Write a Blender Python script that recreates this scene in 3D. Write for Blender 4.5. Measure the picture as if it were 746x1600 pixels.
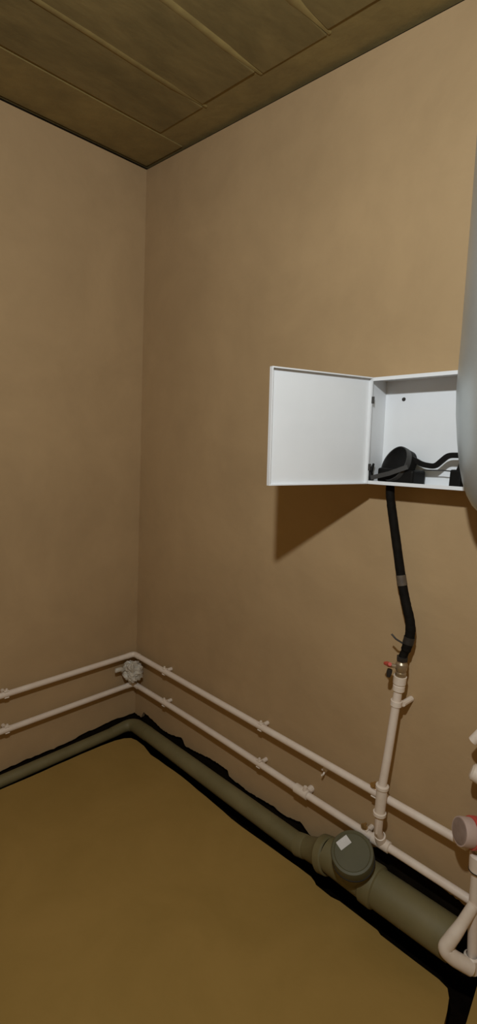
import bpy, math, random
from mathutils import Vector, Matrix, noise

# ------------------------------------------------------------------ scene, camera, light
for o in list(bpy.data.objects):
    bpy.data.objects.remove(o, do_unlink=True)
SC = bpy.context.scene
COL = SC.collection
V = Vector
PI = math.pi

cd = bpy.data.cameras.new('camera')
cam = bpy.data.objects.new('camera', cd)
COL.objects.link(cam)
cd.sensor_fit = 'VERTICAL'
cd.sensor_height = 36.0
cd.lens = 812.787 / 1600 * 36.0
cd.clip_start = 0.02
_r = V((0.7106304, 0.7018151, 0.0495991))
_u = V((-0.1398505, 0.0718134, 0.9875650))
_f = V((-0.6895261, 0.7087302, -0.1491819))
m = Matrix.Identity(4)
for i in range(3):
    m[i][0] = _r[i]; m[i][1] = _u[i]; m[i][2] = -_f[i]
m.translation = V((2.13493, -1.48733, 1.52503))
cam.matrix_world = m
SC.camera = cam

w = bpy.data.worlds.new('world')
SC.world = w
w.use_nodes = True
w.node_tree.nodes['Background'].inputs[0].default_value = (1.0, 0.9, 0.75, 1)
w.node_tree.nodes['Background'].inputs[1].default_value = 0.02

LAMP_POS = V((1.94, -1.42, 2.16))
ld = bpy.data.lights.new('hanging_bulb', 'POINT')
ld.energy = 63
ld.color = (0.93, 1.0, 1.04)
ld.shadow_soft_size = 0.03
lamp = bpy.data.objects.new('hanging_bulb', ld)
lamp.location = LAMP_POS
COL.objects.link(lamp)

SC.view_settings.view_transform = 'Standard'
SC.view_settings.look = 'None'
SC.view_settings.gamma = 1.0
SC.view_settings.use_curve_mapping = False
SC.view_settings.exposure = 0.04

# ------------------------------------------------------------------ materials
def mat(name, col, rough=0.7, metal=0.0, col2=None, scale=6.0, detail=6.0, bump=0.0, bump_scale=60.0,
        transmission=0.0, lo=0.35, hi=0.65, distort=0.0, stretch=None, bump_dist=0.01, alpha=1.0):
    M = bpy.data.materials.new(name)
    M.use_nodes = True
    nt = M.node_tree
    b = nt.nodes['Principled BSDF']
    b.inputs['Roughness'].default_value = rough
    b.inputs['Metallic'].default_value = metal
    b.inputs['Base Color'].default_value = (*col, 1)
    if transmission:
        b.inputs['Transmission Weight'].default_value = transmission
    if alpha < 1:
        b.inputs['Alpha'].default_value = alpha
    tc = nt.nodes.new('ShaderNodeTexCoord')
    src = tc.outputs['Object']
    if stretch:
        mp = nt.nodes.new('ShaderNodeMapping')
        mp.inputs['Scale'].default_value = stretch
        nt.links.new(src, mp.inputs['Vector'])
        src = mp.outputs['Vector']
    if col2 is not None:
        n = nt.nodes.new('ShaderNodeTexNoise')
        n.inputs['Scale'].default_value = scale
        n.inputs['Detail'].default_value = detail
        n.inputs['Roughness'].default_value = 0.6
        n.inputs['Distortion'].default_value = distort
        nt.links.new(src, n.inputs['Vector'])
        mr = nt.nodes.new('ShaderNodeMapRange')
        mr.inputs[1].default_value = lo
        mr.inputs[2].default_value = hi
        nt.links.new(n.outputs['Fac'], mr.inputs[0])
        mx = nt.nodes.new('ShaderNodeMix')
        mx.data_type = 'RGBA'
        mx.inputs[6].default_value = (*col, 1)
        mx.inputs[7].default_value = (*col2, 1)
        nt.links.new(mr.outputs[0], mx.inputs[0])
        nt.links.new(mx.outputs[2], b.inputs['Base Color'])
    if bump:
        n2 = nt.nodes.new('ShaderNodeTexNoise')
        n2.inputs['Scale'].default_value = bump_scale
        n2.inputs['Detail'].default_value = 8
        nt.links.new(src, n2.inputs['Vector'])
        bp = nt.nodes.new('ShaderNodeBump')
        bp.inputs['Strength'].default_value = bump
        bp.inputs['Distance'].default_value = bump_dist
        nt.links.new(n2.outputs['Fac'], bp.inputs['Height'])
        nt.links.new(bp.outputs['Normal'], b.inputs['Normal'])
    return M

M_PLASTER = mat('sand_plaster', (0.40, 0.270, 0.138), 0.92, col2=(0.46, 0.313, 0.162), scale=2.4, bump=0.18, bump_scale=9, distort=0.4, bump_dist=0.02)
M_SCREED = mat('floor_screed', (0.305, 0.187, 0.042), 0.9, col2=(0.345, 0.212, 0.052), scale=3.0, bump=0.2, bump_scale=14, distort=0.6)
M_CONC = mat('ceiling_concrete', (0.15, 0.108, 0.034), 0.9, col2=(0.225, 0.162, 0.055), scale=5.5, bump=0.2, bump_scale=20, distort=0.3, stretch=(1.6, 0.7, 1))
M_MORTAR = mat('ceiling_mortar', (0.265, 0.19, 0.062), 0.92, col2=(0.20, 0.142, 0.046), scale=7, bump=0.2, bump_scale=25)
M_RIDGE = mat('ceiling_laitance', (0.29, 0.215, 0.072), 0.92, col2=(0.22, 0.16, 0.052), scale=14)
M_VOID = mat('channel_shade_black', (0.004, 0.003, 0.002), 0.95, col2=(0.008, 0.005, 0.003), scale=18, bump=0.3)  # near-black base colour paints in the deep shade of the open channel
M_BRICK = mat('masonry_shade_black', (0.010, 0.007, 0.004), 0.95, col2=(0.018, 0.012, 0.007), scale=18)  # recess shade put into the masonry colour, seen through the plaster gaps
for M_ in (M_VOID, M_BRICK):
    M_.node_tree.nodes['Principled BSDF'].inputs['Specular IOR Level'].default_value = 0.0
M_PPR = mat('white_polypropylene', (0.74, 0.62, 0.52), 0.45, col2=(0.80, 0.70, 0.60), scale=12)
M_FIT = mat('white_fitting', (0.72, 0.61, 0.50), 0.45, col2=(0.80, 0.70, 0.60), scale=20)
M_DRAIN = mat('grey_drain_plastic', (0.150, 0.124, 0.052), 0.6, col2=(0.19, 0.158, 0.072), scale=6, bump=0.03)
M_CAP = mat('green_grey_plastic', (0.082, 0.076, 0.036), 0.55, col2=(0.10, 0.092, 0.046), scale=7)
M_RUB = mat('black_rubber_seal', (0.012, 0.012, 0.012), 0.7)
M_METAL = mat('white_powder_coat', (0.745, 0.755, 0.765), 0.5, col2=(0.785, 0.795, 0.805), scale=5)
M_DARKSTEEL = mat('dark_steel', (0.05, 0.045, 0.04), 0.5, 0.6)
M_BLACK = mat('black_plastic', (0.006, 0.0055, 0.005), 0.5, col2=(0.010, 0.009, 0.008), scale=14)
M_BLACK2 = mat('dark_grey_plastic', (0.03, 0.029, 0.027), 0.5, col2=(0.045, 0.043, 0.04), scale=14)
M_HOSE = mat('black_hose_rubber', (0.005, 0.004, 0.003), 0.75, col2=(0.010, 0.008, 0.006), scale=22, bump=0.2)
for M_ in (M_BLACK, M_HOSE):
    M_.node_tree.nodes['Principled BSDF'].inputs['Specular IOR Level'].default_value = 0.1
M_TAPE = mat('grey_tape', (0.075, 0.055, 0.04), 0.6, col2=(0.11, 0.085, 0.06), scale=30)
M_BRASS = mat('nickel_brass', (0.52, 0.44, 0.33), 0.35, 0.8, col2=(0.42, 0.33, 0.22), scale=20)
M_GOLD = mat('brass_screw', (0.55, 0.35, 0.13), 0.4, 0.7)
M_RED = mat('red_enamel', (0.55, 0.07, 0.05), 0.45, col2=(0.62, 0.11, 0.08), scale=14)
M_METER = mat('meter_housing', (0.50, 0.37, 0.32), 0.45, col2=(0.56, 0.43, 0.37), scale=12)
M_DIAL = mat('meter_dial', (0.24, 0.17, 0.14), 0.3, col2=(0.34, 0.25, 0.21), scale=28)
M_TANK = mat('grey_tank_steel', (0.50, 0.55, 0.56), 0.38, 0.72, col2=(0.60, 0.64, 0.65), scale=3.5, bump=0.04, bump_scale=10)
M_STICK = mat('white_paper', (0.62, 0.60, 0.58), 0.7, col2=(0.68, 0.66, 0.64), scale=20)

def film():
    M = mat('crumpled_film', (0.62, 0.56, 0.46), 0.3, col2=(0.80, 0.75, 0.66), scale=16, bump=0.5, bump_scale=30)
    M.node_tree.nodes['Principled BSDF'].inputs['Transmission Weight'].default_value = 0.25
    return M
M_FILM = film()

# ------------------------------------------------------------------ mesh helpers
class MB:
    def __init__(s):
        s.v = []; s.f = []; s.smooth = []

    def add(s, vs, fs, smooth=False):
        k = len(s.v)
        s.v += [V(p) for p in vs]
        s.f += [tuple(i + k for i in f) for f in fs]
        s.smooth += [smooth] * len(fs)
        return s

    def box(s, a, b):
        x0, y0, z0 = a; x1, y1, z1 = b
        vs = [(x0, y0, z0), (x1, y0, z0), (x1, y1, z0), (x0, y1, z0), (x0, y0, z1), (x1, y0, z1), (x1, y1, z1), (x0, y1, z1)]
        return s.add(vs, [(3, 2, 1, 0), (4, 5, 6, 7), (0, 1, 5, 4), (1, 2, 6, 5), (2, 3, 7, 6), (3, 0, 4, 7)])

    def prism(s, pts, z0, z1):
        n = len(pts)
        vs = [(x, y, z0) for x, y in pts] + [(x, y, z1) for x, y in pts]
        fs = [tuple(reversed(range(n))), tuple(range(n, 2 * n))]
        fs += [(i, (i + 1) % n, n + (i + 1) % n, n + i) for i in range(n)]
        return s.add(vs, fs)

    def tube(s, path, r, seg=16, caps=True, sq=None):
        """sweep a circle (radius r or list of radii) along a polyline; sq = (a, b) sweeps a flat strip instead"""
        P = [V(p) for p in path]
        n = len(P)
        R = r if isinstance(r, (list, tuple)) else [r] * n
        T = []
        for i in range(n):
            a = P[max(0, i - 1)]; b = P[min(n - 1, i + 1)]
            T.append((b - a).normalized())
        up = V((0, 0, 1)) if abs(T[0].z) < 0.9 else V((1, 0, 0))
        N = (up - T[0] * up.dot(T[0])).normalized()
        vs = []
        for i in range(n):
            N = (N - T[i] * N.dot(T[i])).normalized()
            B = T[i].cross(N)
            for k in range(seg):
                a = 2 * PI * k / seg
                if sq:
                    ca, sa = math.cos(a), math.sin(a)
                    mm = max(abs(ca), abs(sa))
                    vs.append(P[i] + N * (ca / mm * sq[0]) + B * (sa / mm * sq[1]))
                else:
                    vs.append(P[i] + (N * math.cos(a) + B * math.sin(a)) * R[i])
        fs = []
        for i in range(n - 1):
            for k in range(seg):
                k2 = (k + 1) % seg
                fs.append((i * seg + k, i * seg + k2, (i + 1) * seg + k2, (i + 1) * seg + k))
        s.add(vs, fs, True)
        if caps:
            k0 = len(s.v) - n * seg
            s.f.append(tuple(k0 + k for k in reversed(range(seg)))); s.smooth.append(False)
            s.f.append(tuple(k0 + (n - 1) * seg + k for k in range(seg))); s.smooth.append(False)
        return s

    def lathe(s, prof, origin, axis, seg=32):
        """profile of (radius, along) swept about an axis"""
        A = V(axis).normalized()
        up = V((0, 0, 1)) if abs(A.z) < 0.9 else V((1, 0, 0))
        N = (up - A * up.dot(A)).normalized()
        B = A.cross(N)
        O = V(origin)
        vs = []; fs = []
        for (r, t) in prof:
            for k in range(seg):
                a = 2 * PI * k / seg
                vs.append(O + A * t + (N * math.cos(a) + B * math.sin(a)) * max(r, 1e-5))
        for i in range(len(prof) - 1):
            for k in range(seg):
                k2 = (k + 1) % seg
                fs.append((i * seg + k, i * seg + k2, (i + 1) * seg + k2, (i + 1) * seg + k))
        return s.add(vs, fs, 'auto')

    def build(s, name, material, parent=None, world=True, bevel=0.0, mods=None):
        off = V((0, 0, 0))
        if parent is not None and world:
            q = parent
            while q is not None:
                off += V(q.location); q = q.parent
        me = bpy.data.meshes.new(name)
        me.from_pydata([tuple(p - off) for p in s.v], [], s.f)
        for i, p in enumerate(me.polygons):
            p.use_smooth = bool(s.smooth[i])
        me.materials.append(material)
        me.validate(); me.update()
        if any(s.smooth) and material is not M_FILM:
            me.set_sharp_from_angle(angle=math.radians(28))
        o = bpy.data.objects.new(name, me)
        COL.objects.link(o)
        o.parent = parent
        if bevel:
            b = o.modifiers.new('bevel', 'BEVEL')
            b.width = bevel; b.segments = 2; b.limit_method = 'ANGLE'
        return o

def tag(o, label=None, cat=None, group=None, kind=None):
    if label: o['label'] = label
    if cat: o['category'] = cat
    if group: o['group'] = group
    if kind: o['kind'] = kind
    return o

def thing(name, loc, label, cat, group=None):
    o = bpy.data.objects.new(name, None)
    o.empty_display_size = 0.05
    o.location = loc
    COL.objects.link(o)
    return tag(o, label, cat, group)

def fillet(pts, rad, n=8):
    """round the corners of a polyline"""
    P = [V(p) for p in pts]
    out = [P[0]]
    for i in range(1, len(P) - 1):
        a = (P[i - 1] - P[i]); b = (P[i + 1] - P[i])
        r = rad[i - 1] if isinstance(rad, (list, tuple)) else rad
        d = min(r, a.length * 0.48, b.length * 0.48)
        p0 = P[i] + a.normalized() * d
        p2 = P[i] + b.normalized() * d
        for k in range(n + 1):
            t = k / n
            out.append(p0 * (1 - t) ** 2 + P[i] * 2 * t * (1 - t) + p2 * t ** 2)
    out.append(P[-1])
    return out

def along(a, b, step):
    a = V(a); b = V(b)
    n = max(1, int((b - a).length / step))
    return [a.lerp(b, i / n) for i in range(n + 1)]

# ------------------------------------------------------------------ room shell
RX, RY, H = 3.6, -3.6, 2.70      # far corners of the room and its height
rnd = random.Random(4)

def ragged(points, lo, hi, step, amp):
    """height profile along a wall: linear between given (s, z), with small tears"""
    out = []
    s = lo
    while s < hi + 1e-6:
        z = points[-1][1]
        for (a, za), (b, zb) in zip(points, points[1:]):
            if a <= s <= b:
                t = (s - a) / max(1e-6, b - a); z = za + (zb - za) * t; break
        if s < points[0][0]: z = points[0][1]
        out.append((s, z + rnd.uniform(-amp, amp)))
        s += step
    return out

def plaster_sheet(prof, top, thick, axis):
    """a plaster coat with a ragged lower edge; axis 'x' lies on x=0, axis 'y' lies on y=0"""
    mb = MB()
    vs = []; n = len(prof)
    for layer in (0.0, thick):
        for (s, z) in prof:
            for zz in (z, top):
                vs.append((-layer, -s, zz) if axis == 'x' else (s, layer, zz))
    fs = []
    for i in range(n - 1):
        a = 2 * i; k = 2 * n
        fs.append((a, a + 2, a + 3, a + 1)); fs.append((k + a, k + a + 1, k + a + 3, k + a + 2))
        fs.append((a, k + a, k + a + 2, a + 2)); fs.append((a + 1, a + 3, k + a + 3, k + a + 1))
    e = 2 * (n - 1); k = 2 * n
    fs.append((0, 1, k + 1, k)); fs.append((e, k + e, k + e + 1, e + 1))
    return mb.add(vs, fs)

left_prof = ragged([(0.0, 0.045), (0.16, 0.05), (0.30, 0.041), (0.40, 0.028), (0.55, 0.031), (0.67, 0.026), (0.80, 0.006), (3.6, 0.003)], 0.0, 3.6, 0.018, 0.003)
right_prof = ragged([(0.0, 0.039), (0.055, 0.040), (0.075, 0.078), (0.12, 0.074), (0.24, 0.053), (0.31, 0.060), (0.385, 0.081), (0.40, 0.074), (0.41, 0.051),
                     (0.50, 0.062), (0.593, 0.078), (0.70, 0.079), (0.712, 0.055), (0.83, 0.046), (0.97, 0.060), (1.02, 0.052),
                     (1.10, 0.074), (1.125, 0.060), (1.14, 0.048), (1.20, 0.050), (1.28, 0.11), (1.42, 0.175), (1.60, 0.185), (1.72, 0.17), (1.76, 0.02), (3.6, 0.003)], 0.0, 3.6, 0.009, 0.0022)  # edge raised at the right: bared black stands in for pipe shadow and gap
GAP = 0.018
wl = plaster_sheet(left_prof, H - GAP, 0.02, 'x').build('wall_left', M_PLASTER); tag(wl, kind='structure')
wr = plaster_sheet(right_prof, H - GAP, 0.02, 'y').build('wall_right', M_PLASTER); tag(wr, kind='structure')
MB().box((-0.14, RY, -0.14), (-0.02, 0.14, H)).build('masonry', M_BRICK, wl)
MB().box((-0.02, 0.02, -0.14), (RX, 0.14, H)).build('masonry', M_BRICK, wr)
tag(MB().box((0, RY - 0.1, 0), (RX, RY, H)).build('wall_front', M_PLASTER), kind='structure')
tag(MB().box((RX, RY, 0), (RX + 0.1, 0, H)).build('wall_back', M_PLASTER), kind='structure')

# floor screed stops short of both walls and leaves an open channel
pts = []
s = 3.6
while s > 0.30:
    pts.append((0.084 + rnd.uniform(-0.0015, 0.0015), -s)); s -= 0.06
pts += [(0.086, -0.25), (0.092, -0.18), (0.105, -0.135), (0.125, -0.108), (0.16, -0.098), (0.22, -0.098)]
s = 0.30
while s < 1.24:
    pts.append((s, -0.112 - 0.006 * math.sin(s * 9) + rnd.uniform(-0.0015, 0.0015))); s += 0.055
pts += [(1.255, -0.112), (1.268, -0.120), (1.33, -0.121), (1.36, -0.113), (1.50, -0.112), (1.515, -0.119), (1.60, -0.118), (1.70, -0.116),
        (1.728, -0.122), (1.742, -0.145), (1.752, -0.18), (1.762, -0.23), (1.772, -0.34), (1.79, -0.36), (1.81, -0.33),
        (1.806, -0.23), (1.80, -0.17), (1.792, -0.11), (1.784, -0.05), (1.778, 0.0), (RX, 0.0), (RX, RY), (0.084, RY)]
floor = MB().prism(pts, -0.10, 0.0).build('floor', M_SCREED); tag(floor, kind='structure')
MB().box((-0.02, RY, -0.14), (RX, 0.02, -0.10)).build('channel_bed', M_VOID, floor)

# ceiling: a rough slab cast on boards that run along the left wall
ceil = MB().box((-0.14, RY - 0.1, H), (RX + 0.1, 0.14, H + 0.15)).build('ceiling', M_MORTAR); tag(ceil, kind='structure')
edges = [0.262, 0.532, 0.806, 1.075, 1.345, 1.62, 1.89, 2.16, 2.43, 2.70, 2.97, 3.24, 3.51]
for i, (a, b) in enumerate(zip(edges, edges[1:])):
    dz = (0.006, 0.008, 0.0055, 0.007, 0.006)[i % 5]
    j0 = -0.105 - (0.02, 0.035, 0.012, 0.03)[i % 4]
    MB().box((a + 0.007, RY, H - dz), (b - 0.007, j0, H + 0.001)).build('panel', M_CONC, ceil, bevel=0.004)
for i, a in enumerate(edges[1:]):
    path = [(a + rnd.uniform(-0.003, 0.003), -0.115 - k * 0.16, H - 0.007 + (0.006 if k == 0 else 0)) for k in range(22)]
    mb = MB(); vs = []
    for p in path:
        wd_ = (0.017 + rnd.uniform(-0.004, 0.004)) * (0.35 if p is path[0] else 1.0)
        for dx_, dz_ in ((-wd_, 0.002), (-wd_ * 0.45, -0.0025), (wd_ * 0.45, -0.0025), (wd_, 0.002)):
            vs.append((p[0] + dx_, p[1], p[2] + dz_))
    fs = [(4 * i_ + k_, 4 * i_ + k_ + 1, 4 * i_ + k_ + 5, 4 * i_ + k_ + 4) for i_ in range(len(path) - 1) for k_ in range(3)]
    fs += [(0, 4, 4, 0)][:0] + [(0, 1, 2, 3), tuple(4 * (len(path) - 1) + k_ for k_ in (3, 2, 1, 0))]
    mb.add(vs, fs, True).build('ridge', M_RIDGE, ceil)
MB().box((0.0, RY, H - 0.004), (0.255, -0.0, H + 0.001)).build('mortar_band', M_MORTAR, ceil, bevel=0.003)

# ------------------------------------------------------------------ white water pipes
PR = 0.0130
H1, H2, OFF = 0.396, 0.236, 0.0425
def pipe_run(zh, label, name, xend):
    t = thing(name, (OFF, -OFF, zh), label, 'pipe')
    MB().tube([(OFF, -2.2, zh - 0.002), (OFF, -0.07, zh)], PR).build('pipe', M_PPR, t)
    mid = [(OFF + 0.03 + (xend - OFF - 0.03) * i / 24, -OFF, zh) for i in range(25)]
    if name == 'lower_water_pipe':
        for i in range(25):
            x = mid[i][0]
            mid[i] = (x, -OFF, zh + 0.006 * math.sin(PI * min(1, x / 1.12)))
    MB().tube(mid, PR).build('pipe', M_PPR, t)
    MB().tube(fillet([(OFF, -0.085, zh), (OFF, -OFF, zh), (0.085, -OFF, zh)], 0.022), 0.0142).build('elbow', M_FIT, t)
    return t
up = pipe_run(H1, 'upper of the two long white water pipes running round the corner', 'upper_water_pipe', 1.70)
lo = pipe_run(H2, 'lower of the two long white water pipes, just above the grey drain', 'lower_water_pipe', 1.755)
# in-line coupling on the lower pipe and the tee where the riser joins it
MB().lathe([(0.0132, -0.030), (0.0175, -0.028), (0.0180, 0.028), (0.0132, 0.030)], (1.125, -OFF, H2 + 0.001), (1, 0, 0), 20).build('coupling', M_FIT, lo)
MB().lathe([(0.0132, -0.032), (0.0180, -0.030), (0.0180, 0.030), (0.0132, 0.032)], (1.449, -OFF, H2), (1, 0, 0), 20).lathe(
    [(0.0180, 0.0), (0.0180, 0.034), (0.0132, 0.036)], (1.449, -OFF, H2), (0, -0.35, 1), 20).build('tee', M_FIT, lo)
# end cap of the upper pipe at the meter
MB().lathe([(0.0132, -0.012), (0.0165, -0.010), (0.0165, 0.014), (0.009, 0.020), (0.0, 0.020)], (1.694, -OFF, H1), (1, 0, 0), 20).build('end_sleeve', M_FIT, up)

def clip(pos, axis, label, screw=False, size=1.0, stand=True):
    """a saddle clip: base pad on the wall, C-shaped cradle with two jaw tips that stand above the pipe"""
    t = thing('pipe_clip', pos, label, 'pipe clip', 'white clips holding the water pipes')
    p = V(pos); ax = V(axis)
    into = V((-1, 0, 0)) if abs(ax.y) > 0.5 else V((0, 1, 0))
    if abs(ax.z) > 0.5: into = V((0, 1, 0)); 
    side = into.cross(ax).normalized()
    if side.z < 0: side = -side
    wd = 0.009 * size
    vs = []; fs = []
    n = 14; ri, ro = PR + 0.0004, PR + 0.0042
    a0, a1 = math.radians(55), math.radians(305)
    for k in range(n + 1):
        a = a0 + (a1 - a0) * k / n
        d = -into * math.cos(a) + side * math.sin(a)
        for r in (ri, ro):
            for e in (-wd, wd):
                vs.append(p + d * r + ax * e)
    for k in range(n):
        b = k * 4
        fs += [(b, b + 4, b + 5, b + 1), (b + 2, b + 3, b + 7, b + 6), (b, b + 2, b + 6, b + 4), (b + 1, b + 5, b + 7, b + 3)]
    fs += [(0, 1, 3, 2), (4 * n, 4 * n + 2, 4 * n + 3, 4 * n + 1)]
    MB().add(vs, fs).build('cradle', M_FIT, t)
    q = p + into * (OFF - 0.001)
    c = p + into * (PR + 0.002)
    MB().tube([q, c], 0.0085 * size, 10).build('post', M_FIT, t)
    # jaw tip standing up beyond the pipe
    j0 = p + side * (PR + 0.002) - into * 0.003; j1 = j0 + side * 0.010 * size + ax * 0.002
    MB().tube([j0, j1], [0.0062 * size, 0.0045 * size], 8).build('jaw_tip', M_GOLD if screw else M_FIT, t)
    if screw:
        s0 = p + side * 0.030 - into * 0.012 - ax * 0.004
        MB().lathe([(0.0, -0.004), (0.0085, -0.004), (0.0085, 0.002), (0.004, 0.004), (0.004, 0.016)], s0, into, 6).build('screw', M_GOLD, t)
    return t
clip((0.294, -OFF, H1), (1, 0, 0), 'white clip on the upper pipe, first one right of the room corner')
clip((0.910, -OFF, H1), (1, 0, 0), 'white clip midway along the upper pipe, left of the cabinet hose')
clip((1.412, -OFF, H1), (1, 0, 0), 'brass-screwed clip on the upper pipe close beside the riser', True)
clip((0.300, -OFF, H2 + 0.003), (1, 0, 0), 'white clip on the lower pipe, first one right of the room corner')
clip((0.914, -OFF, H2 + 0.004), (1, 0, 0), 'white clip midway along the lower pipe, left of the thick coupling')
clip((1.140, -OFF, H2 + 0.001), (1, 0, 0), 'wide white clip on the thick coupling of the lower pipe', False, 1.5)
clip((1.393, -OFF, H2), (1, 0, 0), 'brass-screwed clip on the lower pipe above the round drain cap', True)
clip((OFF, -0.680, H1), (0, 1, 0), 'white clip on the upper pipe along the left wall')
clip((OFF, -0.680, H2), (0, 1, 0), 'white clip on the lower pipe along the left wall')
# a bare clip screwed to the wall between the pipes
t = thing('empty_pipe_clip', (1.197, -0.002, 0.345), 'small empty white clip on bare wall between the two pipes', 'pipe clip')
MB().lathe([(0.0, 0.0), (0.008, 0.0), (0.008, 0.012), (0.0, 0.012)], (1.197, 0.0, 0.345), (0, -1, 0), 12).build('post', M_FIT, t)
for sx in (-1, 1):
    MB().tube([(1.197, -0.012, 0.345 + sx * 0.004), (1.197, -0.020, 0.345 + sx * 0.012), (1.197, -0.030, 0.345 + sx * 0.011)], 0.0035, 8).build('jaw', M_FIT, t)

# ------------------------------------------------------------------ riser to the cabinet, valve and hose
RZ = 0.062
rx = 1.451
riser = thing('riser_pipe', (rx, -RZ, H2 + 0.03), 'white vertical pipe rising from the lower pipe to the red-handled valve', 'pipe')
MB().tube([(rx - 0.001, -0.052, H2 + 0.026), (rx, -RZ - 0.012, H2 + 0.06), (rx, -RZ - 0.014, 0.36), (rx, -RZ - 0.014, 0.46), (rx + 0.004, -RZ - 0.006, 0.56), (rx + 0.015, -RZ, 0.80)], PR).build('pipe', M_PPR, riser)
def collar(z, r, hgt, name, par, x=rx, d=RZ, y2=None):
    return MB().lathe([(PR, -hgt / 2), (r, -hgt / 2 + 0.002), (r, hgt / 2 - 0.002), (PR, hgt / 2)], (x, -d, z), (0, 0, 1), 20).build(name, M_FIT, par)
MB().lathe([(PR, -0.048), (0.0165, -0.045), (0.0172, 0.045), (PR, 0.048)], (rx, -RZ - 0.014, 0.408), (0, 0, 1), 20).build('sleeve', M_FIT, riser)
collar(0.453, 0.0205, 0.013, 'collar', riser, rx, RZ + 0.014)
collar(0.361, 0.0205, 0.013, 'collar', riser, rx, RZ + 0.014)
MB().lathe([(PR, -0.002), (0.0180, 0.0), (0.0180, 0.016), (0.0165, 0.017), (0.0165, 0.021), (0.0192, 0.022), (0.0198, 0.046), (0.014, 0.047)], (rx + 0.0145, -RZ, 0.778), (0.02, 0, 1), 24).build('threaded_socket', M_FIT, riser)
c = thing('pipe_clip', (rx + 0.012, -RZ, 0.735), 'white clip holding the upright pipe just below the valve', 'pipe clip', 'white clips holding the water pipes')
MB().tube([(rx + 0.030, -0.001, 0.735), (rx + 0.028, -RZ + 0.01, 0.735)], 0.009, 10).build('post', M_FIT, c)
MB().lathe([(PR + 0.0004, -0.008), (PR + 0.0045, -0.008), (PR + 0.0045, 0.008), (PR + 0.0004, 0.008), (PR + 0.0004, -0.008)], (rx + 0.0115, -RZ, 0.735), (0.02, 0, 1), 20).build('cradle', M_FIT, c)

vx = rx + 0.016
valve = thing('ball_valve', (vx, -RZ, 0.826), 'metal ball valve with red butterfly handle on top of the riser', 'valve')
MB().lathe([(0.010, -0.004), (0.0165, -0.002), (0.0165, 0.010), (0.014, 0.012), (0.0175, 0.020), (0.0185, 0.030), (0.0175, 0.038), (0.013, 0.044), (0.013, 0.052)], (vx, -RZ, 0.826), (0, 0, 1), 24).build('body', M_BRASS, valve)
MB().lathe([(0.013, 0.0), (0.0175, 0.001), (0.0175, 0.014), (0.012, 0.015)], (vx, -RZ, 0.872), (0, 0, 1), 6).build('hex_nut', M_DARKSTEEL, valve)
st = MB().lathe([(0.006, 0.0), (0.006, 0.024), (0.0, 0.024)], (vx - 0.008, -RZ - 0.006, 0.853), (-0.80, -0.6, 0.05), 12).build('stem', M_BRASS, valve)
hb = MB()
ctr = V((vx - 0.029, -RZ - 0.021, 0.856))
hb.tube([ctr + V((0.010, -0.016, 0.010)), ctr + V((0.002, -0.006, 0.002)), ctr, ctr + V((-0.008, 0.004, -0.001)), ctr + V((-0.020, 0.012, -0.006))], [0.0055, 0.0072, 0.0078, 0.0072, 0.0055], 12)
hb.build('handle', M_RED, valve)['label'] = 'red handle'
MB().lathe([(0.0, 0.0), (0.0075, 0.0), (0.0085, 0.010), (0.006, 0.024), (0.0, 0.026)], (vx - 0.030, -RZ - 0.012, 0.838), (-0.1, -0.05, -1), 12).build('drain_nipple', M_DARKSTEEL, valve)

hp = [(1.368, -0.050, 1.402), (1.372, -0.050, 1.36), (1.385, -0.047, 1.30), (1.410, -0.046, 1.20), (1.434, -0.046, 1.107), (1.455, -0.048, 1.045), (1.473, -0.050, 0.998), (1.479, -0.052, 0.96), (1.475, -0.056, 0.918), (vx + 0.001, -0.061, 0.886)]
hose = thing('flexible_hose', (vx, -0.061, 0.886), 'black flexible hose from the valve up into the white cabinet', 'hose')
def spline(P, n=6):
    P = [V(p) for p in P]; out = []
    for i in range(len(P) - 1):
        a = P[max(0, i - 1)]; b = P[i]; c_ = P[i + 1]; d = P[min(len(P) - 1, i + 2)]
        for k in range(n):
            t = k / n
            out.append(0.5 * ((2 * b) + (c_ - a) * t + (2 * a - 5 * b + 4 * c_ - d) * t * t + (3 * b - a - 3 * c_ + d) * t ** 3))
    out.append(P[-1]); return out
sp = spline(hp, 8)
rad = []
for i, p in enumerate(sp):
    f = i / (len(sp) - 1)
    r = 0.0125 + 0.0028 * f if f < 0.78 else 0.0147
    if p.z < 0.905: r = 0.0125
    rad.append(r + rnd.uniform(-0.0005, 0.0005))
MB().tube(sp, rad, 16).build('tube', M_HOSE, hose)
i0 = min(range(len(sp)), key=lambda i: abs(sp[i].z - 1.115))
MB().tube(sp[i0 - 1:i0 + 3], [r + 0.0012 for r in rad[i0 - 1:i0 + 3]], 16).build('tape_band', M_TAPE, hose)
i1 = min(range(len(sp)), key=lambda i: abs(sp[i].z - 0.945))
MB().tube(sp[i1 - 1:i1 + 4], [r + 0.0018 for r in rad[i1 - 1:i1 + 4]], 16).build('clamp', M_DARKSTEEL, hose)
MB().tube([sp[i1 + 1] + V((-0.012, -0.012, -0.01)), sp[i1 + 1] + V((-0.03, -0.022, 0.0)), sp[i1 + 1] + V((-0.045, -0.024, 0.012))], 0.0028, 8).build('clamp_tail', M_DARKSTEEL, hose)

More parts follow.
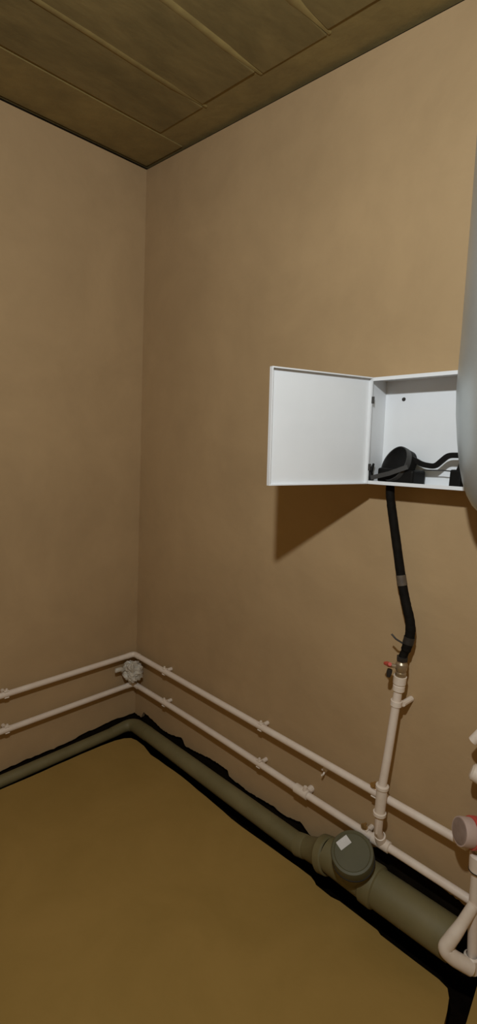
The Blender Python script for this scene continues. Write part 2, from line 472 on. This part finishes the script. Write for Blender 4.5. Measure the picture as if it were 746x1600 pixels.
# ------------------------------------------------------------------ white cabinet with open door
CW, CH, CD = 0.352, 0.313, 0.094
cab = thing('wall_cabinet', (1.309, 0.0, 1.394), 'white metal wall cabinet with its door swung open', 'cabinet')
cab.rotation_euler = (0, math.radians(-2.2), 0)
th = 0.002
hole = 0.0
b = MB()
b.box((0, -th, 0), (CW, 0, CH))
b.build('back_panel', M_METAL, cab, False)
b = MB()
b.box((0, -CD, 0), (th, -th, CH)); b.box((CW - th, -CD, 0), (CW, -th, CH))
b.box((th, -CD, CH - th), (CW - th, -th, CH)); b.box((th, -CD, 0), (CW - th, -th, th))
b.build('casing', M_METAL, cab, False)
fr = MB(); fl = 0.010
fr.box((0, -CD - th, 0), (fl, -CD, CH)); fr.box((CW - fl, -CD - th, 0), (CW, -CD, CH))
fr.box((fl, -CD - th, CH - fl), (CW - fl, -CD, CH)); fr.box((fl, -CD - th, 0), (CW - fl, -CD, fl))
fr.build('front_frame', M_METAL, cab, False)
for hz in (CH - 0.065, 0.05):
    MB().tube([(0.010, -CD + 0.002, hz - 0.010), (0.010, -CD + 0.002, hz + 0.010)], 0.0045, 10).build('hinge', M_DARKSTEEL, cab, False)
MB().lathe([(0.0, 0.003), (0.005, 0.003), (0.006, 0.0)], (0.062, -th, CH - 0.058), (0, -1, 0), 12).build('bolt', M_DARKSTEEL, cab, False)
# door pan, hinged on the left edge of the frame and swung out into the room
door = bpy.data.objects.new('cabinet_door', None)
COL.objects.link(door)
door.parent = cab
door.location = (0.0, -CD - 0.003, 0.0)
door.rotation_euler = (0, 0, math.atan2(-0.339, -0.099))     # local x points away from the hinge
DW = 0.350; dl = 0.011
sk = MB().box((0, -0.0015, 0), (DW, 0, CH)).build('door_skin', M_METAL, door, False)
def flange(name, a, bb):
    MB().box(a, bb).build(name, M_METAL, door, False)
flange('door_flange', (0, 0, CH - 0.0015), (DW, dl, CH))
flange('door_flange', (0, 0, 0), (DW, dl, 0.0015))
flange('door_flange', (DW - 0.0015, 0, 0.0015), (DW, dl, CH - 0.0015))
flange('door_flange', (0, 0, 0.0015), (0.0015, dl, CH - 0.0015))
# lips folded back over the inner face
flange('door_lip', (0.0015, dl - 0.0015, CH - 0.0035), (DW - 0.0015, dl, CH - 0.0015))
flange('door_lip', (0.0015, dl - 0.0015, 0.0015), (DW - 0.0015, dl, 0.0035))
flange('door_lip', (DW - 0.0035, dl - 0.0015, 0.0035), (DW - 0.0015, dl, CH - 0.0035))

# black fittings lying in the cabinet
zf = 1.394 + 0.006
dr = thing('cable_drum', (1.385, -0.05, zf), 'round black drum resting at the lower left inside the white cabinet', 'drum')
ax = V((-0.42, -0.82, 0.38)).normalized()
oc = V((1.384, -0.052, 1.456))
MB().lathe([(0.0, -0.004), (0.030, -0.003), (0.046, 0.004), (0.052, 0.010), (0.0545, 0.010), (0.0555, 0.004), (0.0555, -0.026), (0.050, -0.030), (0.0, -0.030)], oc, ax, 40).build('drum_shell', M_BLACK, dr)
ring = []
MB().lathe([(0.0515, 0.008), (0.0525, 0.0118), (0.0552, 0.0118), (0.0562, 0.006), (0.0562, -0.004)], oc, ax, 40).build('rim', M_BLACK2, dr)
bx = MB()
bx.prism([(1.335, -0.075), (1.455, -0.088), (1.462, -0.020), (1.345, -0.020)], zf + 0.002, zf + 0.045)
bx.build('base_block', M_BLACK, dr, bevel=0.006)
MB().tube([(1.322, -0.082, zf + 0.006), (1.315, -0.080, zf + 0.028), (1.318, -0.070, zf + 0.055)], [0.008, 0.007, 0.003], 8).build('tab', M_BLACK, dr)
MB().tube([(1.330, -0.099, zf + 0.014), (1.39, -0.104, zf + 0.032), (1.44, -0.094, zf + 0.055)], 0.004, 8, sq=(0.0065, 0.0015)).build('lip', M_BLACK2, dr)
stp = thing('strap', (1.50, -0.05, zf), 'thin black strap zigzagging from the drum towards the right side', 'strap')
path = fillet([(1.430, -0.052, 1.478), (1.462, -0.05, 1.463), (1.500, -0.05, 1.460), (1.534, -0.05, 1.494), (1.566, -0.05, 1.496)], 0.012, 5)
MB().tube(path, 0.01, 8, sq=(0.0075, 0.004)).build('band', M_BLACK, stp)
MB().box((1.548, -0.062, zf + 0.003), (1.580, -0.036, zf + 0.056)).build('buckle', M_BLACK, stp, bevel=0.004)
MB().tube(fillet([(1.566, -0.05, 1.496), (1.574, -0.05, 1.480), (1.566, -0.05, 1.452)], 0.01, 4), 0.01, 8, sq=(0.004, 0.007)).build('band', M_BLACK, stp)
MB().tube([(1.462, -0.042, 1.447), (1.52, -0.043, 1.451), (1.552, -0.044, 1.451)], 0.0018, 6).build('shade_line', M_BLACK2, stp)  # thin dark line drawing the shading along a bracket edge

# ------------------------------------------------------------------ grey tank on the right
TR = 0.16; TX, TY = 1.771, -0.175
tank = thing('water_tank', (TX, 0, 1.385), 'tall grey steel tank with rounded bottom right of the cabinet', 'tank')
tank.rotation_euler = (0, math.radians(-2.0), 0)
prof = [(0.0, 1.345), (0.03, 1.347), (0.055, 1.352), (0.085, 1.366), (0.106, 1.386), (0.120, 1.410), (0.131, 1.44), (0.141, 1.48), (0.150, 1.54), (0.157, 1.60)]
prof += [(TR, 1.66), (TR - 0.002, 1.80), (TR - 0.003, 2.05)]
MB().lathe(prof, (TX, TY, 0), (0, 0, 1), 64).build('shell', M_TANK, tank)
MB().lathe([(TR - 0.003, 2.05), (TR - 0.003, 2.43), (TR - 0.02, 2.47), (0.0, 2.48)], (TX, TY, 0), (0, 0, 1), 64).build('upper_shell', M_TANK, tank)
for z in (1.62, 2.25):
    MB().box((TX - 0.05, TY + TR - 0.012, z), (TX + 0.05, 0.0, z + 0.04)).build('bracket', M_DARKSTEEL, tank)
MB().lathe([(0.0, 0.0), (0.016, 0.0), (0.016, 0.04), (0.0, 0.04)], (TX + 0.03, TY, 1.312), (0, 0, 1), 16).build('outlet', M_BRASS, tank)

# ------------------------------------------------------------------ drain
SR = 0.0255
dp = thing('drain_pipe', (0.30, -0.045, 0.0), 'thin grey drain pipe running round the corner along the floor', 'drain pipe')
MB().tube([(0.043, -2.2, 0.0), (0.042, -0.70, 0.007), (0.042, -0.16, 0.012)], SR, 24).build('left_pipe', M_DRAIN, dp)
MB().tube(fillet([(0.042, -0.17, 0.012), (0.044, -0.050, 0.022), (0.195, -0.055, 0.033)], 0.085, 14), [SR + 0.001 + 0.0085 * i / 16 for i in range(17)], 24).build('elbow', M_DRAIN, dp)
MB().tube([(0.185, -0.055, 0.033), (0.75, -0.058, 0.036), (1.137, -0.059, 0.039)], [0.0335, 0.036, 0.0365], 24).build('right_pipe', M_DRAIN, dp)
bp_ = thing('sewer_pipe', (1.5, -0.06, 0.0), 'thick grey sewer pipe on the floor with a round inspection cap', 'drain pipe')
ax0 = V((1.14, -0.059, 0.039)); axm = V((1.30, -0.063, 0.090)); axe = V((1.74, -0.066, 0.100))
d1 = (axm - ax0).normalized()
MB().lathe([(0.0367, -0.001), (0.040, 0.0), (0.040, 0.035), (0.038, 0.04), (0.045, 0.09), (0.058, 0.11), (0.062, 0.115), (0.062, 0.14), (0.056, 0.145)], ax0, d1, 40).build('reducer', M_DRAIN, bp_)
ax_ = (axe - axm).normalized()
MB().lathe([(0.050, -0.03), (0.056, -0.03), (0.060, 0.12), (0.0655, 0.125), (0.0665, 0.16), (0.0655, 0.165), (0.058, 0.17)], axm, ax_, 40).build('tee', M_DRAIN, bp_)
MB().lathe([(0.060, 0.0), (0.060, 0.250), (0.055, 0.250), (0.0, 0.245)], axm + ax_ * 0.16, ax_, 40).build('pipe', M_DRAIN, bp_)
bc = axm + ax_ * 0.082
bn = V((0.12, -0.47, 0.875)).normalized()
MB().lathe([(0.050, 0.0), (0.056, 0.03), (0.056, 0.085), (0.064, 0.09), (0.065, 0.112), (0.060, 0.116)], bc, bn, 40).build('inspection_branch', M_DRAIN, bp_)
cp = MB().lathe([(0.0625, 0.110), (0.0675, 0.112), (0.068, 0.146), (0.0655, 0.151), (0.058, 0.152), (0.055, 0.1495), (0.0, 0.1495)], bc, bn, 48).build('inspection_cap', M_CAP, bp_)
cp['label'] = 'round dark green-grey cap'
MB().lathe([(0.0605, 0.108), (0.069, 0.108), (0.069, 0.113), (0.0605, 0.113)], bc, bn, 40).build('seal', M_RUB, bp_)
# sticker on the cap
eu = bn.cross(V((0, 0, 1))).normalized()
ev = eu.cross(bn)
if ev.z < 0: ev = -ev
so = bc + bn * 0.1498 + eu * 0.0335 + ev * 0.0165
tx = (eu * -0.0258 + ev * 0.0399).normalized()
ty = bn.cross(tx).normalized()
def st_pt(px, py): return so + tx * px + ty * py
a1 = [st_pt(-0.021, -0.014), st_pt(0.021, -0.014), st_pt(0.021, 0.014), st_pt(-0.021, 0.014)]
vs = a1 + [p + bn * 0.0006 for p in a1]
MB().add(vs, [(3, 2, 1, 0), (4, 5, 6, 7), (0, 1, 5, 4), (1, 2, 6, 5), (2, 3, 7, 6), (3, 0, 4, 7)]).build('sticker', M_STICK, cp)['label'] = 'white paper sticker'

# ------------------------------------------------------------------ riser, meter and loop at the right edge
R2 = 0.0155
QX = 1.752; QD = 0.072
rr = thing('supply_riser', (QX, -QD, 0.1), 'white upright pipe with bypass loop at right edge, below the red meter', 'pipe')
MB().tube([(QX + 0.018, -QD, 0.085), (QX + 0.004, -QD, 0.24), (QX - 0.004, -QD, 0.41)], R2, 18).build('pipe', M_PPR, rr)
MB().lathe([(R2, -0.004), (0.0225, 0.0), (0.0235, 0.046), (0.019, 0.052), (0.0, 0.052)], (QX - 0.001, -QD, 0.362), (-0.05, 0, 1), 24).build('coupling', M_FIT, rr)
MB().lathe([(0.0205, -0.002), (0.0238, -0.002), (0.0238, 0.001), (0.0205, 0.001)], (QX - 0.001, -QD, 0.364), (-0.05, 0, 1), 24).build('seam_ring', M_DARKSTEEL, rr)
loop = fillet([(QX + 0.004, -QD - 0.008, 0.262), (1.735, -0.115, 0.195), (1.712, -0.145, 0.135), (1.735, -0.135, 0.118), (QX + 0.022, -QD - 0.03, 0.092)], 0.022, 6)
MB().tube(loop, [0.0150 + 0.0055 * min(1, i / 12) for i in range(len(loop))], 18).build('bypass_loop', M_FIT, rr)
MB().lathe([(0.0, -0.004), (0.021, -0.002), (0.021, 0.04), (R2, 0.044)], (QX + 0.020, -QD - 0.012, 0.072), (-0.08, 0, 1), 24).build('elbow', M_FIT, rr)

mc = V((1.714, -0.100, 0.474))
mt = thing('water_meter', (1.735, -0.06, 0.43), 'round water meter with red collar above the right end of pipes', 'meter')
mn = V((-0.62, -0.76, 0.16)).normalized()
MB().lathe([(0.0, 0.017), (0.030, 0.017), (0.0335, 0.016), (0.0355, 0.012)], mc, mn, 36).build('dial', M_DIAL, mt)
MB().lathe([(0.0335, 0.0162), (0.0365, 0.0162), (0.0378, 0.013), (0.0378, -0.016), (0.034, -0.018)], mc, mn, 36).build('housing', M_METER, mt)
MB().lathe([(0.030, -0.016), (0.0415, -0.017), (0.0425, -0.020), (0.0425, -0.036), (0.038, -0.038), (0.0, -0.038)], mc, mn, 36).build('collar', M_RED, mt)['label'] = 'red collar'
MB().lathe([(0.016, 0.0), (0.020, 0.004), (0.020, 0.06), (0.016, 0.064)], (QX - 0.004, -QD + 0.004, 0.418), (-0.02, 0, 1), 20).build('inlet_body', M_BRASS, mt)
tb = V((QX - 0.002, -QD + 0.004, 0.50))
MB().lathe([(0.016, 0.0), (0.020, 0.004), (0.020, 0.05), (0.016, 0.054)], tb, (0.1, 0, 1), 20).build('outlet_body', M_BRASS, mt)

ur = thing('branch_riser', (1.775, -QD, 0.555), 'white pipe fittings at right edge of the wall, above the water meter', 'pipe')
MB().tube([(QX + 0.004, -QD + 0.004, 0.553), (1.772, -QD, 0.64), (1.785, -QD, 0.86)], R2, 18).build('pipe', M_PPR, ur)
MB().tube([(1.782, -QD, 0.845), (1.722, -0.088, 0.768), (1.704, -0.094, 0.738)], [0.0145, 0.0145, 0.013], 16).build('side_stub', M_FIT, ur)
MB().lathe([(R2, 0.0), (0.025, 0.004), (0.027, 0.05), (0.020, 0.058)], (1.768, -QD, 0.60), (0.06, 0, 1), 20).lathe(
    [(0.020, 0.0), (0.024, 0.012), (0.023, 0.045), (0.016, 0.05), (0.0, 0.05)], (1.752, -QD, 0.634), (-0.92, -0.25, 0.25), 20).build('tee', M_FIT, ur)

# ------------------------------------------------------------------ crumpled film in the corner between the pipes
bm_v = []; bm_f = []
N1, N2 = 22, 34
cc = V((0.066, -0.066, 0.318))
for i in range(N1 + 1):
    ph = PI * i / N1
    for k in range(N2):
        a = 2 * PI * k / N2
        d = V((math.sin(ph) * math.cos(a), math.sin(ph) * math.sin(a), math.cos(ph)))
        n1 = noise.noise(d * 2.1 + V((3, 1, 7))); n2 = abs(noise.noise(d * 4.6)); n3 = 0.5 * abs(noise.noise(d * 9.0 + V((9, 2, 4))))
        r = 0.050 * (1 + 0.35 * n1 - 0.34 * n2 - 0.20 * n3)
        bm_v.append(cc + V((d.x * r * 1.12, d.y * r * 1.12, d.z * r * 1.12)))
for i in range(N1):
    for k in range(N2):
        k2 = (k + 1) % N2
        bm_f.append((i * N2 + k, (i + 1) * N2 + k, (i + 1) * N2 + k2, i * N2 + k2))
wad = thing('plastic_bag', (cc.x, cc.y, cc.z - 0.05), 'crumpled translucent plastic bag stuffed in the corner between white pipes', 'bag')
MB().add(bm_v, bm_f).build('wad', M_FILM, wad)
tl = MB()
tp = [V((0.046, -0.108, 0.330)), V((0.050, -0.128, 0.342)), V((0.046, -0.148, 0.340)), V((0.052, -0.156, 0.334))]
tl.tube(tp, [0.016, 0.011, 0.012, 0.004], 9)
tl.build('twisted_end', M_FILM, wad)
